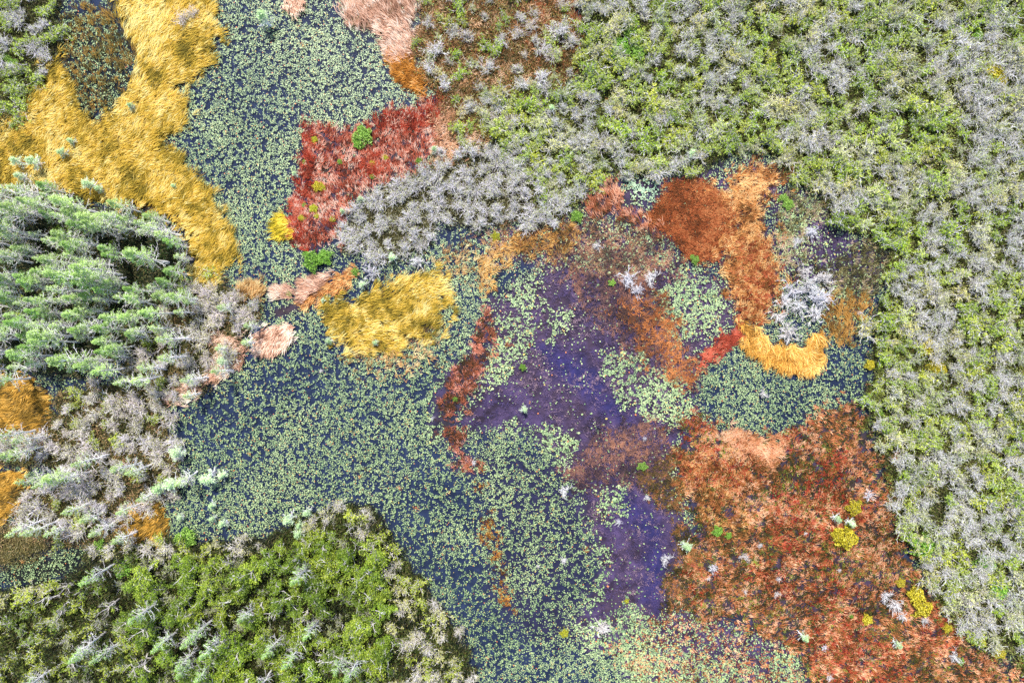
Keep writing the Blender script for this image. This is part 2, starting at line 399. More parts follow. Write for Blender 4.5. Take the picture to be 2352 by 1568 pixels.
paint(PURPLE * sstep(.45, .62, N1(GU, GV, 70, 4)), (72, 56, 62), (84, 66, 84), 12, k=0.8)
paint(pm('blue_core', 'blue_core_low', soft=22), (52, 48, 88), (68, 58, 102), 30)
paint(pm('brown_mid', 'brown_low', soft=30), (62, 50, 62), (82, 66, 90), 30, k=0.8)
paint(pm('mud_spit', soft=8, amp=6), (62, 52, 42), (84, 66, 74), 14)
paint(pm('red_marsh', 'red_bed', 'rust_cove', 'red_ridge', 'tan_marsh', soft=30, amp=40), (58, 46, 30), (76, 60, 74), 22, up=-0.06)
paint(pm('rust_disc', 'orange_band', 'red_spur'), (88, 46, 20), (112, 64, 30), 26, up=-0.05)
paint(pm('gold_big', 'gold_mid', 'gold_left', 'gold_left_low', 'gold_shore', 'tan_crescent', 'orange_strip', 'pink_top', soft=8), (74, 56, 20), (104, 80, 28), 30, up=-0.05)
paint(pm('gold_pond'), (24, 34, 40), (40, 44, 42), 30, up=-0.25)
paint(pm('olive_bank', soft=16), (52, 50, 26), (74, 60, 48), 26, up=-0.05)
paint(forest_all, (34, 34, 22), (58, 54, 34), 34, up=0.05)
paint(np.maximum(mask(Z['wood_left'], 14, 22), mask(Z['wood_low'], 14, 22)), (18, 22, 14), (30, 34, 20), 30, up=0.05)  # floor colour darkened to paint in the shade between the crowns
paint(mask(Z['corner_land'], 14, 12), (40, 40, 22), (66, 58, 34), 30, up=0.05)
paint(dark_pool, (28, 30, 26), (40, 40, 28), 30, up=-0.25)
far = (np.abs(BX.ravel()) > 74) | (np.abs(BY.ravel()) > 52)
col[far] = lin((58, 58, 34)); zz[far] = 0.05
nx, ny = len(xs), len(ys)
ii = (np.arange(ny - 1)[:, None] * nx + np.arange(nx - 1)[None]).ravel()
gb = Buf(); gb.add(np.stack([BX.ravel(), BY.ravel(), zz], 1), np.stack([ii, ii + 1, ii + nx + 1, ii + nx], 1), col)
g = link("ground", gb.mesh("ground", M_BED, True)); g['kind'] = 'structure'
wb = Buf(); wb.add([(-78, -56, 0), (78, -56, 0), (78, 56, 0), (-78, 56, 0)], [[0, 1, 2, 3]], (1, 1, 1))
w = link("water", wb.mesh("water", mw)); w['kind'] = 'structure'

# ------------------------------------------------------------------ lily pads
rg = np.random.default_rng(21)
LM = mask(Z['lily_river'], 6, 10)
lily = LM * 1.0
for k, d in (('lily_purple_a', .95), ('lily_purple_b', .75), ('lily_purple_b2', .6), ('lily_purple_c', .95), ('lily_purple_d', .85), ('lily_purple_e', .9),
             ('lily_right', 1.0), ('lily_low', .6), ('lily_core', .8), ('lily_cove', .9), ('lily_cove_b', .6), ('lily_pond', .6),
             ('lily_pond_low', .6), ('lily_fringe', .45), ('lily_corner', .8), ('lily_bay', .8), ('purple_top', .2), ('purple', .02), ('purple_pond', .12), ('pond_scrub', .45), ('purple_strip', .2), ('purple_low', .22), ('red_marsh', .02), ('gold_pond', .75), ('dark_pool', .3)):
    lily = np.maximum(lily, mask(Z[k], 16, 26) * d)
lily = np.maximum(lily, 0.6 * (1 - forest_all) * (1 - PURPLE))
block = pm('gold_mid', 'gold_big', 'pink_a', 'pink_b', 'pink_c', 'tan_small', 'red_bed', 'pink_top_tuft', 'mud_spit', 'purple_shore', 'red_ridge', 'rust_disc', 'tan_crescent', 'pink_shore', 'yellow_tuft', 'orange_band', 'red_marsh', 'rust_cove', 'red_spur', 'gold_left', 'gold_left_low', 'gold_shore', 'pink_top', 'orange_strip', 'corner_land', 'tan_patch', soft=6, amp=8)
lily = lily * (1 - 0.97 * block)
lily = lily * (1 - 0.85 * forest_all)
lily = np.maximum(lily, mask(Z['gold_pond'], 16, 26) * .8 * (1 - mask(Z['gold_big'], 6, 10)))
u, v = scatter(lily, 110.0, rg)
clump = N4(u, v, 6.0, 2)
wide = N1(u, v, 95, 3)
big = N2(u, v, 300, 2)
keep = rg.random(len(u)) < sstep(0.30, 0.62, clump + 0.22 * (wide - 0.5) + 0.22 * (big - 0.5))
u, v, wide = u[keep], v[keep], wide[keep]
# thin out pads that lie on top of each other
cell = {}
ok = np.ones(len(u), bool)
for i in range(len(u)):
    ky = (int(u[i] / 2.0), int(v[i] / 2.0))
    if ky in cell: ok[i] = False
    else: cell[ky] = 1
u, v, wide = u[ok], v[ok], wide[ok]
n = len(u)
inP = look(PURPLE, u, v)
r = rg.uniform(0.04, 0.078, n) * (1 + 0.45 * inP) * np.where(rg.random(n) < 0.06, 1.35, 1.0)
t = rg.random(n) * 0.7 + wide * 0.5 - 0.1
pc = pal([(74, 98, 70), (108, 134, 92), (138, 160, 108), (164, 182, 126), (186, 198, 144)], t)
odd = rg.random(n)
pc[odd < 0.035] = lin((190, 170, 90)); pc[odd < 0.012] = lin((196, 120, 70)); pc[(odd > 0.88)] *= 0.5
cy = look(mask(Z['lily_cove'], 20, 10), u, v)[:, None] * 0.3
pc = pc * (1 - cy) + lin((170, 214, 190)) * cy
z = rg.uniform(0.012, 0.05, n)
# the three hundred that show largest stand by themselves
cand = np.nonzero((look(mask(Z['purple'], 6, 4), u, v) > 0.8) & (odd > 0.012))[0]
cand = cand[np.argsort(-r[cand])][:300]
rest = np.ones(n, bool); rest[cand] = False
pb = Buf(); discs(pb, wx(u[rest]), wy(v[rest]), z[rest], r[rest], pc[rest], rg)
o = link("lily_pads", pb.mesh("lily_pads", M_PAD)); o['kind'] = 'stuff'; o['category'] = 'lily pads'
o['label'] = "thousands of small pale green lily pads floating over the dark water"
print("pads", n, "water single", len(cand))
pad_proto = []
for k in range(6):
    b = Buf(); discs(b, np.zeros(1), np.zeros(1), np.zeros(1), np.ones(1), np.ones((1, 3)), rg, sides=12, tilt=0.04)
    pad_proto.append(b.mesh("lily_pad", M_PAD))
for i in cand:
    o = link("lily_pad", pad_proto[i % 6]); o.location = (float(wx(u[i])), float(wy(v[i])), float(z[i]) + 0.01); o.scale = (float(r[i] * 1.1),) * 3
    o.color = (*pc[i], 1); o['category'] = 'lily pad'; o['group'] = 'large lily pads on the purple water'
    o['label'] = 'large round pale green lily pad floating on the purple pool'

# ------------------------------------------------------------------ grasses, ferns and weeds (masses nobody could count)
def grass(name, label, zones, cols, dens, L, H, W, ang, spread=0.6, soft=8, amp=14, minus=None, patch=40, seed=0, z=-0.03, cat='grass', mk=None, swirl=60, thin=0.08, group=None, tuft=6, var=0.25):
    rg = np.random.default_rng(100 + seed)
    m = pm(*zones, soft=soft, amp=amp) if mk is None else mk
    if minus is not None: m = m * (1 - minus)
    u, v = scatter(m, dens / tuft, rg)
    if thin:
        k = rg.random(len(u)) < sstep(0.5 - 0.2, 0.5 + 0.2, N3(u, v, 15, 2) + 0.5 - thin); u, v = u[k], v[k]
    if len(u) == 0: return None
    # every tuft: a handful of blades from one root, of one shade
    tt = 0.5 + (N4(u, v, patch, 3) - 0.5) * 1.5 + (N1(u, v, 10, 2) - 0.5) * 0.8 + rg.normal(0, var, len(u))
    ta = RAD(ang) + (N2(u, v, swirl, 2) - 0.5) * 3.2 * spread + rg.normal(0, 0.4 * spread, len(u))
    ts = rg.uniform(0.65, 1.3, len(u)) * (0.7 + 0.6 * N3(u, v, 12, 2))
    u, v, tt, ta, ts = (np.repeat(q, tuft) for q in (u, v, tt, ta, ts)); n = len(u)
    a = ta + rg.normal(0, 0.4 * spread + 0.12, n)
    u = u + rg.normal(0, 0.10 * S, n) + np.cos(a) * 1.2; v = v + rg.normal(0, 0.10 * S, n) - np.sin(a) * 1.2
    c = pal(cols, np.clip(tt + rg.normal(0, 0.1, n), 0, 1))
    l = rg.uniform(0.7, 1.2, n) * ts; hh = 1.0
    b = Buf(); strands(b, wx(u), wy(v), np.full(n, z), a, L * l, H * l * hh, W * rg.uniform(0.7, 1.3, n), c)
    o = link(name, b.mesh(name, M_GRASS)); o['kind'] = 'stuff'; o['category'] = cat; o['label'] = label
    if group: o['group'] = group
    return o
GOLD = [(112, 100, 36), (172, 146, 48), (216, 180, 66), (236, 202, 96), (250, 224, 150)]
AMBER = [(70, 56, 20), (136, 104, 32), (196, 146, 50), (230, 184, 92)]
TAN = [(110, 84, 48), (190, 144, 84), (232, 186, 122), (250, 220, 164)]
PINK = [(150, 110, 86), (216, 168, 138), (240, 202, 176), (252, 226, 206)]
RED = [(92, 44, 32), (158, 70, 46), (196, 102, 74), (224, 154, 126), (242, 204, 180)]
DEEPRED = [(96, 36, 22), (158, 52, 32), (190, 72, 46), (206, 112, 84)]
RUST = [(84, 48, 20), (136, 68, 30), (164, 86, 44), (190, 124, 74)]
ORANGE = [(96, 66, 30), (176, 108, 54), (222, 160, 92), (242, 198, 136)]
MARSH = [(58, 54, 24), (118, 76, 36), (184, 106, 58), (214, 140, 92), (234, 184, 142)]
BROWN = [(54, 40, 44), (84, 62, 66), (120, 84, 72), (158, 110, 86)]
grass('golden_grass', 'wide field of wind combed golden grass beside the lily river', ['gold_big'], GOLD, 150, 1.0, 0.6, 0.05, 28, 0.36, 20, 44, minus=mask(Z['gold_pond'], 16, 24), seed=1, patch=60, thin=-0.05, var=0.24)
grass('golden_grass', 'golden grass island in the middle of the lily water', ['gold_mid'], GOLD, 125, 0.9, 0.55, 0.05, 20, 0.4, 22, 46, seed=2, patch=30, thin=0.12, var=0.26)
grass('straw_grass', 'thin straw grass fading into lilies under the golden island', ['gold_mid_fade'], TAN, 34, 0.55, 0.4, 0.055, 30, 0.9, 32, 40, seed=3, thin=0.3, tuft=4)
grass('straw_grass', 'thin straw grass among lilies under the grey thicket', ['tan_bay'], TAN, 40, 0.55, 0.4, 0.055, 60, 0.9, 26, 36, seed=47, thin=0.3, tuft=4)
grass('pond_sedge', 'tangled olive and tan sedge around the purple pond', ['pond_bank', 'pond_scrub'], [(50, 48, 26), (100, 96, 50), (160, 146, 100), (206, 180, 150)], 50, 0.5, 0.35, 0.055, 60, 1.5, 22, 36, seed=48, thin=0.22, tuft=5, cat='sedge')
grass('water_weed', 'brown and tan weed fringe under the grey thicket', ['purple_top'], [(60, 50, 40), (110, 86, 66), (170, 120, 84), (206, 170, 140)], 50, 0.4, 0.22, 0.05, 60, 1.8, 24, 34, seed=49, thin=0.3, tuft=4, cat='weed')
grass('amber_grass', 'amber grass field at the edge of the cypress wood', ['gold_left'], AMBER, 120, 0.8, 0.5, 0.055, 200, 0.6, 13, 22, seed=4)
grass('amber_grass', 'lower amber grass patch in the corner by the pinkish shrub', ['gold_left_low'], AMBER, 120, 0.8, 0.5, 0.055, 200, 0.6, 13, 22, seed=5)
grass('amber_grass', 'small amber grass patch on the shore above the green wood', ['gold_shore'], AMBER, 120, 0.8, 0.5, 0.055, 215, 0.5, 11, 20, seed=6)
grass('tan_grass', 'small rounded tan and yellow grass tussock beside the shore shrubs', ['tan_small'], TAN, 190, 0.7, 0.6, 0.055, 60, 0.6, 8, 16, seed=7)
grass('yellow_grass', 'small bright yellow grass tuft at the foot of the red bed', ['yellow_tuft'], [(120, 110, 20), (190, 170, 30), (236, 204, 60), (246, 222, 96)], 170, 0.7, 0.55, 0.055, 160, 0.8, 11, 16, seed=8)
grass('pink_grass', 'largest pale pink grass island near the shore', ['pink_a'], PINK, 190, 0.8, 0.6, 0.055, -125, 0.5, 8, 18, seed=9)
grass('pink_grass', 'small round pale pink grass islet between two channels', ['pink_b'], PINK, 190, 0.75, 0.6, 0.055, 170, 0.6, 8, 16, seed=10)
grass('pink_grass', 'pale pink grass islet joined to an orange tail', ['pink_c'], PINK, 180, 0.75, 0.6, 0.055, 180, 0.6, 9, 18, seed=11)
grass('rust_grass', 'rust red grass among the shrubs at the top edge', ['scrub_rust'], [(80, 50, 24), (140, 70, 40), (190, 110, 70)], 60, 0.45, 0.35, 0.055, 60, 1.4, 24, 40, seed=51, thin=0.25, tuft=5, var=0.3)
grass('orange_grass', 'narrow orange brown grass tail trailing off the pink islet', ['orange_tail'], ORANGE, 130, 0.6, 0.4, 0.055, 200, 0.8, 12, 20, seed=12)
grass('pink_grass', 'pale pink grass bank at the head of the lily river', ['pink_top'], PINK, 105, 0.8, 0.55, 0.055, 130, 0.6, 13, 26, seed=13, thin=0.12, var=0.28)
grass('pink_grass', 'tiny pink grass tuft at the very top of the river', ['pink_top_tuft'], PINK, 190, 0.8, 0.6, 0.055, -70, 0.4, 8, 16, seed=14)
grass('pink_grass', 'pinkish grass fringe below the shore shrubs', ['pink_shore'], PINK, 95, 0.7, 0.5, 0.055, 210, 0.8, 12, 24, seed=15)
grass('orange_grass', 'orange grass strip along the upper river bank', ['orange_strip'], [(120, 72, 20), (190, 122, 40), (216, 150, 62), (236, 184, 116)], 140, 0.6, 0.4, 0.055, 140, 0.9, 11, 24, seed=16, thin=0.2, var=0.3, tuft=5)
grass('tan_grass', 'pale tan grass between the red bed and grey shrubs', ['tan_patch'], [(110, 84, 52), (190, 136, 96), (226, 176, 138), (240, 204, 170)], 90, 0.6, 0.4, 0.055, 45, 1.2, 17, 30, seed=17)
grass('tan_grass', 'tan and rust grass showing between the shrubs of the upper scrub', ['scrub_top'], [(70, 58, 28), (140, 96, 56), (196, 150, 106), (226, 190, 152)], 45, 0.5, 0.4, 0.055, 60, 1.4, 20, 30, seed=50, thin=0.2, tuft=5, var=0.3)
grass('red_fern', 'square bed of red and pinkish ferns beside the lily river', ['red_bed'], RED, 80, 0.48, 0.32, 0.055, 70, 0.8, 14, 30, seed=18, patch=22, thin=0.26, cat='ferns', tuft=5, var=0.28)
grass('red_fern', 'dark red fern rim around the square bed', ['red_rim', 'red_rim_top', 'red_core'], DEEPRED, 90, 0.45, 0.4, 0.055, 90, 1.4, 11, 20, seed=19, cat='ferns')
grass('rust_fern', 'round bed of fine rust brown ferns', ['rust_disc'], RUST, 150, 0.38, 0.22, 0.055, 90, 2.2, 9, 18, seed=20, patch=40, cat='ferns', thin=0.0, var=0.26, tuft=5)
grass('orange_grass', 'orange and tan grass band curving round the rust bed', ['orange_band'], ORANGE, 105, 0.5, 0.34, 0.055, 70, 1.3, 24, 50, seed=21, patch=30, thin=0.14, tuft=5, var=0.28)
grass('red_fern', 'red tinged lower end of the orange band', ['red_band'], [(96, 50, 26), (170, 80, 46), (204, 112, 72)], 70, 0.42, 0.4, 0.055, 60, 1.6, 26, 36, seed=22, cat='ferns', thin=0.2)
grass('rust_fern', 'slanting rust red ferns beside the lily cove', ['rust_cove'], [(80, 56, 30), (150, 84, 52), (204, 126, 88), (232, 178, 144)], 62, 0.7, 0.42, 0.06, 120, 0.5, 14, 26, seed=23, thin=0.32, cat='ferns', tuft=5, var=0.3)
grass('tan_grass', 'tan grass crescent under the grey bushes', ['tan_crescent'], [(150, 104, 36), (216, 158, 66), (240, 186, 92), (250, 210, 132)], 150, 0.95, 0.55, 0.055, 250, 1.0, 11, 22, seed=24, swirl=40)
grass('tan_grass', 'sparse ochre grass at the far end of the crescent', ['tan_thin'], [(110, 82, 40), (186, 136, 62), (222, 172, 92)], 85, 0.6, 0.45, 0.055, 80, 0.8, 17, 28, seed=25, thin=0.15)
grass('red_fern', 'narrow red fern spur running down to the lilies', ['red_spur'], [(150, 60, 40), (200, 90, 64), (222, 136, 106)], 100, 0.5, 0.3, 0.055, 50, 1.0, 12, 20, seed=26, cat='ferns')
grass('red_fern', 'large marsh of red and salmon ferns in the lower corner', ['red_marsh'], MARSH, 74, 0.4, 0.28, 0.055, 60, 1.2, 30, 60, seed=27, patch=36, thin=0.34, cat='ferns', tuft=5, var=0.3)
grass('olive_sedge', 'low olive sedge growing between the ferns of the red marsh', ['red_marsh'], [(40, 42, 16), (72, 74, 26), (108, 110, 40), (150, 156, 60)], 50, 0.3, 0.14, 0.055, 60, 2.0, 20, 34, seed=46, thin=0.25, cat='sedge')
grass('red_fern', 'patches of darker red fern in the lower marsh', ['red_marsh'], DEEPRED, 40, 0.42, 0.3, 0.055, 90, 1.4, 16, 24, seed=45, cat='ferns', thin=0.3, mk=mask(Z['red_marsh'], 16, 24) * sstep(0.52, 0.66, N2(GU, GV, 120, 3)))
grass('orange_fern', 'orange ferns at the head of the red marsh', ['orange_marsh'], ORANGE, 60, 0.45, 0.32, 0.055, 60, 1.0, 36, 60, seed=28, thin=0.26, cat='ferns', tuft=5, var=0.26)
grass('tan_grass', 'peach coloured grass patch at the top of the red marsh', ['tan_marsh'], [(170, 110, 70), (230, 164, 116), (246, 196, 156)], 130, 0.55, 0.45, 0.055, 60, 1.2, 17, 30, seed=29)
grass('orange_grass', 'mottled orange and yellow grass arc around the purple pool', ['gold_ring'], [(80, 62, 30), (160, 108, 54), (210, 156, 76), (236, 196, 122)], 65, 0.5, 0.36, 0.055, 60, 1.2, 20, 34, seed=30, thin=0.28, tuft=5, var=0.28)
grass('red_fern', 'narrow reddish fern ridge between lilies and the purple pool', ['red_ridge'], [(70, 52, 30), (140, 78, 48), (204, 118, 88), (234, 172, 146)], 80, 0.48, 0.34, 0.055, 60, 1.2, 12, 26, seed=31, cat='ferns', thin=0.24, tuft=5, var=0.3)
grass('orange_grass', 'sparse orange weed line running down through the lilies', ['thin_ridge'], [(90, 60, 20), (170, 108, 36), (206, 144, 60)], 40, 0.45, 0.3, 0.055, 60, 1.6, 15, 28, seed=32, thin=0.2)
grass('water_weed', 'brown weed mottling the upper purple pool', ['brown_mid'], BROWN, 85, 0.4, 0.12, 0.054, 60, 2.0, 29, 40, seed=33, cat='weed', thin=0.1)
grass('orange_grass', 'scattered orange sedge clumps in the brown weed', ['orange_mid'], [(90, 60, 40), (170, 100, 50), (214, 140, 80)], 55, 0.5, 0.3, 0.055, 60, 1.6, 25, 36, seed=34, thin=0.25)
grass('water_weed', 'brown weed in the middle of the purple pool', ['brown_low'], BROWN, 85, 0.4, 0.12, 0.054, 60, 2.0, 29, 40, seed=35, cat='weed', thin=0.05)
grass('olive_sedge', 'olive sedge bank beside the purple pool', ['olive_bank'], [(50, 46, 20), (88, 76, 34), (130, 96, 50), (176, 112, 70)], 75, 0.42, 0.25, 0.055, 60, 1.8, 19, 30, seed=36, cat='sedge')
grass('water_weed', 'fine purple brown weed floating across the pools', ['purple', 'purple_low', 'purple_pond'], [(58, 48, 84), (80, 66, 110), (104, 82, 110), (150, 124, 130)], 30, 0.28, 0.03, 0.035, 60, 3.0, 20, 20, seed=37, cat='weed', z=-0.01)
grass('rust_weed', 'rusty weed mixed with lilies at the foot of the pool', ['purple_low'], MARSH, 20, 0.42, 0.22, 0.055, 60, 1.8, 33, 50, seed=38, thin=0.34, tuft=4, cat='weed')
grass('pond_sedge', 'sparse dark gold sedge in the pond inside the golden field', ['gold_pond'], [(60, 60, 30), (110, 94, 40), (176, 136, 60)], 30, 0.5, 0.4, 0.054, 60, 1.0, 15, 26, seed=39, cat='sedge', thin=0.1)

# forest floor: sedge strands and low leaves
USE = [(28, 36, 12), (56, 70, 22), (92, 108, 36), (128, 140, 58), (154, 156, 94)]
def floor(name, label, m, cols, dens, size, hmax, seed, cat='undergrowth'):
    rg = np.random.default_rng(300 + seed)
    u, v = scatter(m, dens, rg); n = len(u)
    c = pal(cols, np.clip(0.5 + (N4(u, v, 46, 3) - 0.5) * 1.3 + rg.normal(0, 0.22, n), 0, 1))
    hh = hmax * np.clip(0.2 + 1.4 * (N3(u, v, 26, 2) - 0.2), 0.1, 1.2) * rg.random(n)
    b = Buf(); cards(b, np.stack([wx(u), wy(v), 0.04 + hh], 1), size * rg.uniform(0.6, 1.4, n), c, rg, up=0.7)
    k = rg.random(n) < 0.4
    strands(b, wx(u[k]), wy(v[k]), np.full(k.sum(), 0.0), rg.uniform(0, 6.28, k.sum()), rg.uniform(0.25, 0.6, k.sum()), hh[k] + 0.2, np.full(k.sum(), 0.04), pal([(60, 60, 30), (120, 110, 60), (170, 160, 120)], rg.random(k.sum())))
    o = link(name, b.mesh(name, M_LEAF)); o['kind'] = 'stuff'; o['category'] = cat; o['label'] = label
floor('undergrowth', 'low olive undergrowth filling the wide shrub wood', MK['wood_right'], USE, 55, 0.1, 1.0, 1)
floor('undergrowth', 'grey green undergrowth of the thicket above the pool', MK['thicket_mid'], [(40, 40, 26), (76, 76, 44), (120, 118, 84), (160, 156, 130)], 45, 0.1, 0.8, 2)
floor('undergrowth', 'brown and rust undergrowth beside the upper river', MK['scrub_top'], [(46, 44, 20), (96, 78, 38), (156, 96, 60), (128, 134, 56), (190, 160, 120)], 75, 0.1, 0.8, 3)
floor('undergrowth', 'green undergrowth coloured dark as shade beneath the cypress wood', MK['wood_left'], [(10, 16, 8), (20, 34, 14), (36, 60, 24), (64, 90, 40)], 40, 0.1, 0.9, 4)  # darkened greens stand in for shade in the gaps between cypresses
floor('undergrowth', 'green and tan undergrowth of the shore thicket', np.maximum(MK['scrub_left'], MK['scrub_low_left']), [(36, 50, 18), (80, 90, 40), (140, 120, 70), (190, 150, 110)], 50, 0.1, 0.6, 5)
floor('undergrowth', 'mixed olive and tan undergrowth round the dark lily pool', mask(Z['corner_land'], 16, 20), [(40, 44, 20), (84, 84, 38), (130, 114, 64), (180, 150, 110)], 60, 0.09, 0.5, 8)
floor('undergrowth', 'olive undergrowth coloured dark as shade beneath the lime treetops', MK['wood_low'], [(14, 20, 8), (30, 42, 12), (56, 72, 20), (96, 108, 40)], 75, 0.11, 1.8, 6)  # palette darkened to paint the deep shadow under the trees
floor('undergrowth', 'olive undergrowth of the upper corner wood', MK['wood_top_left'], [(24, 28, 14), (50, 58, 22), (86, 96, 34), (120, 128, 60)], 60, 0.11, 1.0, 7)

# ------------------------------------------------------------------ plant prototypes
GREY = [(176, 170, 168), (216, 212, 212), (240, 238, 242)]
def grow_shrub(seed, r=1.6, h=1.5, stems=18, leaf=0, leafcol=None, twig=1.0, leafsize=0.07, bark=GREY, subs=5, tips=2, spread=1.0):
    """a many-stemmed shrub: branches and foliage as two meshes"""
    rg = np.random.default_rng(seed)
    bb, fb = Buf(), Buf(); ends = []
    for s in range(stems):
        az = rg.uniform(0, 6.283); po = rg.uniform(0.05, spread)
        d = np.array([math.sin(po) * math.cos(az), math.sin(po) * math.sin(az), math.cos(po) * h / r])
        L = r * rg.uniform(0.7, 1.15)
        p, dd = limb(rg, (rg.normal(0, .05 * r), rg.normal(0, .05 * r), 0), d, L, 0.35, 4, 0.1)
        c = pal(bark, np.array([rg.random()]))[0]
        tube(bb, p, np.linspace(0.035, 0.014, 5) * twig, c)
        for q in range(subs):
            f = rg.uniform(0.3, 1.0) * 4; i = min(3, int(f)); q0 = p[i] + (p[i + 1] - p[i]) * (f - i)
            d2 = dd + rg.normal(0, 0.55, 3); d2[2] = abs(d2[2]) * 0.7
            p2, dd2 = limb(rg, q0, d2, L * rg.uniform(0.25, 0.5), 0.35, 3)
            c = pal(bark, np.array([rg.random()]))[0]
            tube(bb, p2, np.linspace(0.02, 0.009, 4) * twig, c)
            ends.append(p2[-1]); ends.append(p2[2])
            for w_ in range(tips):
                d3 = dd2 + rg.normal(0, 0.6, 3)
                p3, _ = limb(rg, p2[rg.integers(1, 4)], d3, L * rg.uniform(0.12, 0.25), 0.3, 2)
                tube(bb, p3, np.array([0.014, 0.011, 0.006]) * twig, c)
                ends.append(p3[-1])
    if leaf:
        ends = np.array(ends)
        # leaves gather on some of the shoots, so the crown stays clumped and open
        w = sstep(0.4, 0.75, rg.random(len(ends)))
        idx = rg.choice(len(ends), leaf, p=(w + 0.02) / (w + 0.02).sum())
        p = ends[idx] + rg.normal(0, 0.1 * r / 1.6, (leaf, 3))
        cc = pal(leafcol, np.clip(rng.random(leaf) * 0.5 + (p[:, 2] / h) * 0.0 + rg.random(len(ends))[idx] * 0.5, 0, 1))
        cards(fb, p, leafsize * rg.uniform(0.6, 1.4, leaf), cc, rg, up=0.5)
    return [("branches", bb.mesh("shrub_branches", M_BARK))] + ([("foliage", fb.mesh("shrub_foliage", M_LEAF))] if leaf else [])

def grow_cypress(seed, r=2.2, h=7.0, n=46, leaves=2600, leafcol=None, low=0.25, leafsize=0.065):
    rg = np.random.default_rng(seed)
    tb, bb, fb = Buf(), Buf(), Buf(); pts = []; w = []
    lean = rg.normal(0, 0.03, 2)
    tp = np.array([[lean[0] * z * h + rg.normal(0, .05), lean[1] * z * h + rg.normal(0, .05), z * h] for z in np.linspace(0, 0.97, 7)])
    tube(tb, tp, np.array([0.22, 0.15, 0.12, 0.1, 0.08, 0.05, 0.02]) * (r / 2.2) ** 0.5, pal(GREY, np.array([0.7]))[0], 6)
    for k in range(n):
        z = low + (0.97 - low) * (k + rg.random()) / n
        rel = (z - low) / (1 - low)
        R = r * (1.03 - rel ** 1.25) * (0.6 + 0.4 * min(1, rel * 4 + 0.35)) * rg.uniform(0.65, 1.15)
        az = k * 2.4 + rg.normal(0, 0.4)
        d = np.array([math.cos(az), math.sin(az), 0.15 + 0.35 * rel])
        base = np.array([np.interp(z, np.linspace(0, .97, 7), tp[:, i]) for i in range(3)])
        p, dd = limb(rg, base, d, R, 0.28, 4, 0.15)
        c = pal(GREY, np.array([rg.random()]))[0]
        tube(bb, p, np.linspace(0.04, 0.012, 5), c)
        g = sstep(0.05, 0.6, rel) * rg.uniform(0.4, 1.0)
        for q in range(7):
            f = rg.uniform(0.25, 1.0) * 4; i = min(3, int(f)); q0 = p[i] + (p[i + 1] - p[i]) * (f - i)
            d2 = dd + rg.normal(0, 0.7, 3); d2[2] = d2[2] * 0.5 + 0.1
            p2, _ = limb(rg, q0, d2, R * rg.uniform(0.16, 0.36), 0.3, 2)
            tube(bb, p2, np.array([0.018, 0.014, 0.008]), c)
            for s in (0.4, 0.7, 1.0): pts.append(q0 + (p2[-1] - q0) * s); w.append(g)
    pts = np.array(pts); w = np.array(w) + 1e-3
    idx = rg.choice(len(pts), leaves, p=w / w.sum())
    p = pts[idx] + rg.normal(0, 0.09, (leaves, 3))
    cards(fb, p, leafsize * rg.uniform(0.6, 1.4, leaves), pal(leafcol, np.clip(rg.random(leaves) * .6 + rg.random(len(pts))[idx] * .4, 0, 1)), rg, up=0.5, aspect=0.5)
    return [("trunk", tb.mesh("cypress_trunk", M_BARK, True)), ("branches", bb.mesh("cypress_branches", M_BARK)), ("crown", fb.mesh("cypress_crown", M_LEAF))]

def grow_broadleaf(seed, r=1.9, h=5.5, clumps=11, per=85, leafcol=None, bare=False):
    rg = np.random.default_rng(seed)
    tb, bb, fb = Buf(), Buf(), Buf()
    wc = pal([(170, 164, 158), (214, 210, 206)], np.array([rg.random()]))[0]
    tp, d = limb(rg, (0, 0, 0), (rg.normal(0, .12), rg.normal(0, .12), 1), h * 0.6, 0.25, 4)
    tube(tb, tp, [0.17, 0.14, 0.12, 0.11, 0.09], wc, 6)
    for k in range(clumps):
        az = k * 2.4 + rg.normal(0, .4); po = rg.uniform(0.25, 1.2)
        d = np.array([math.sin(po) * math.cos(az), math.sin(po) * math.sin(az), math.cos(po) + .2])
        L = r * rg.uniform(0.6, 1.15)
        st = tp[rg.integers(2, 5)]
        p, dd = limb(rg, st, d, L, 0.75, 5, 0.25)
        tube(bb, p, np.linspace(0.075, 0.022, 6), wc, 4)
        for q in range(5):
            p2, _ = limb(rg, p[rg.integers(2, 6)], dd + rg.normal(0, .7, 3), L * rg.uniform(.25, .45), .5, 3)
            tube(bb, p2, np.linspace(0.026, 0.01, 4), wc)
            if not bare or rg.random() < 0.15:
                m_ = per // 5 + 3
                sz = rg.uniform(0.12, 0.3)
                pp = p2[-1] + rg.normal(0, 1, (m_, 3)) * np.array([sz, sz, sz * 0.6])
                cards(fb, pp, 0.095 * rg.uniform(0.7, 1.35, m_), pal(leafcol, np.clip(rg.random(m_) * .55 + rg.random() * .45, 0, 1)), rg, up=0.7, aspect=0.7)
    out = [("trunk", tb.mesh("tree_trunk", M_BARK, True)), ("branches", bb.mesh("tree_branches", M_BARK))]
    if fb.n: out.append(("crown", fb.mesh("tree_crown", M_LEAF)))
    return out

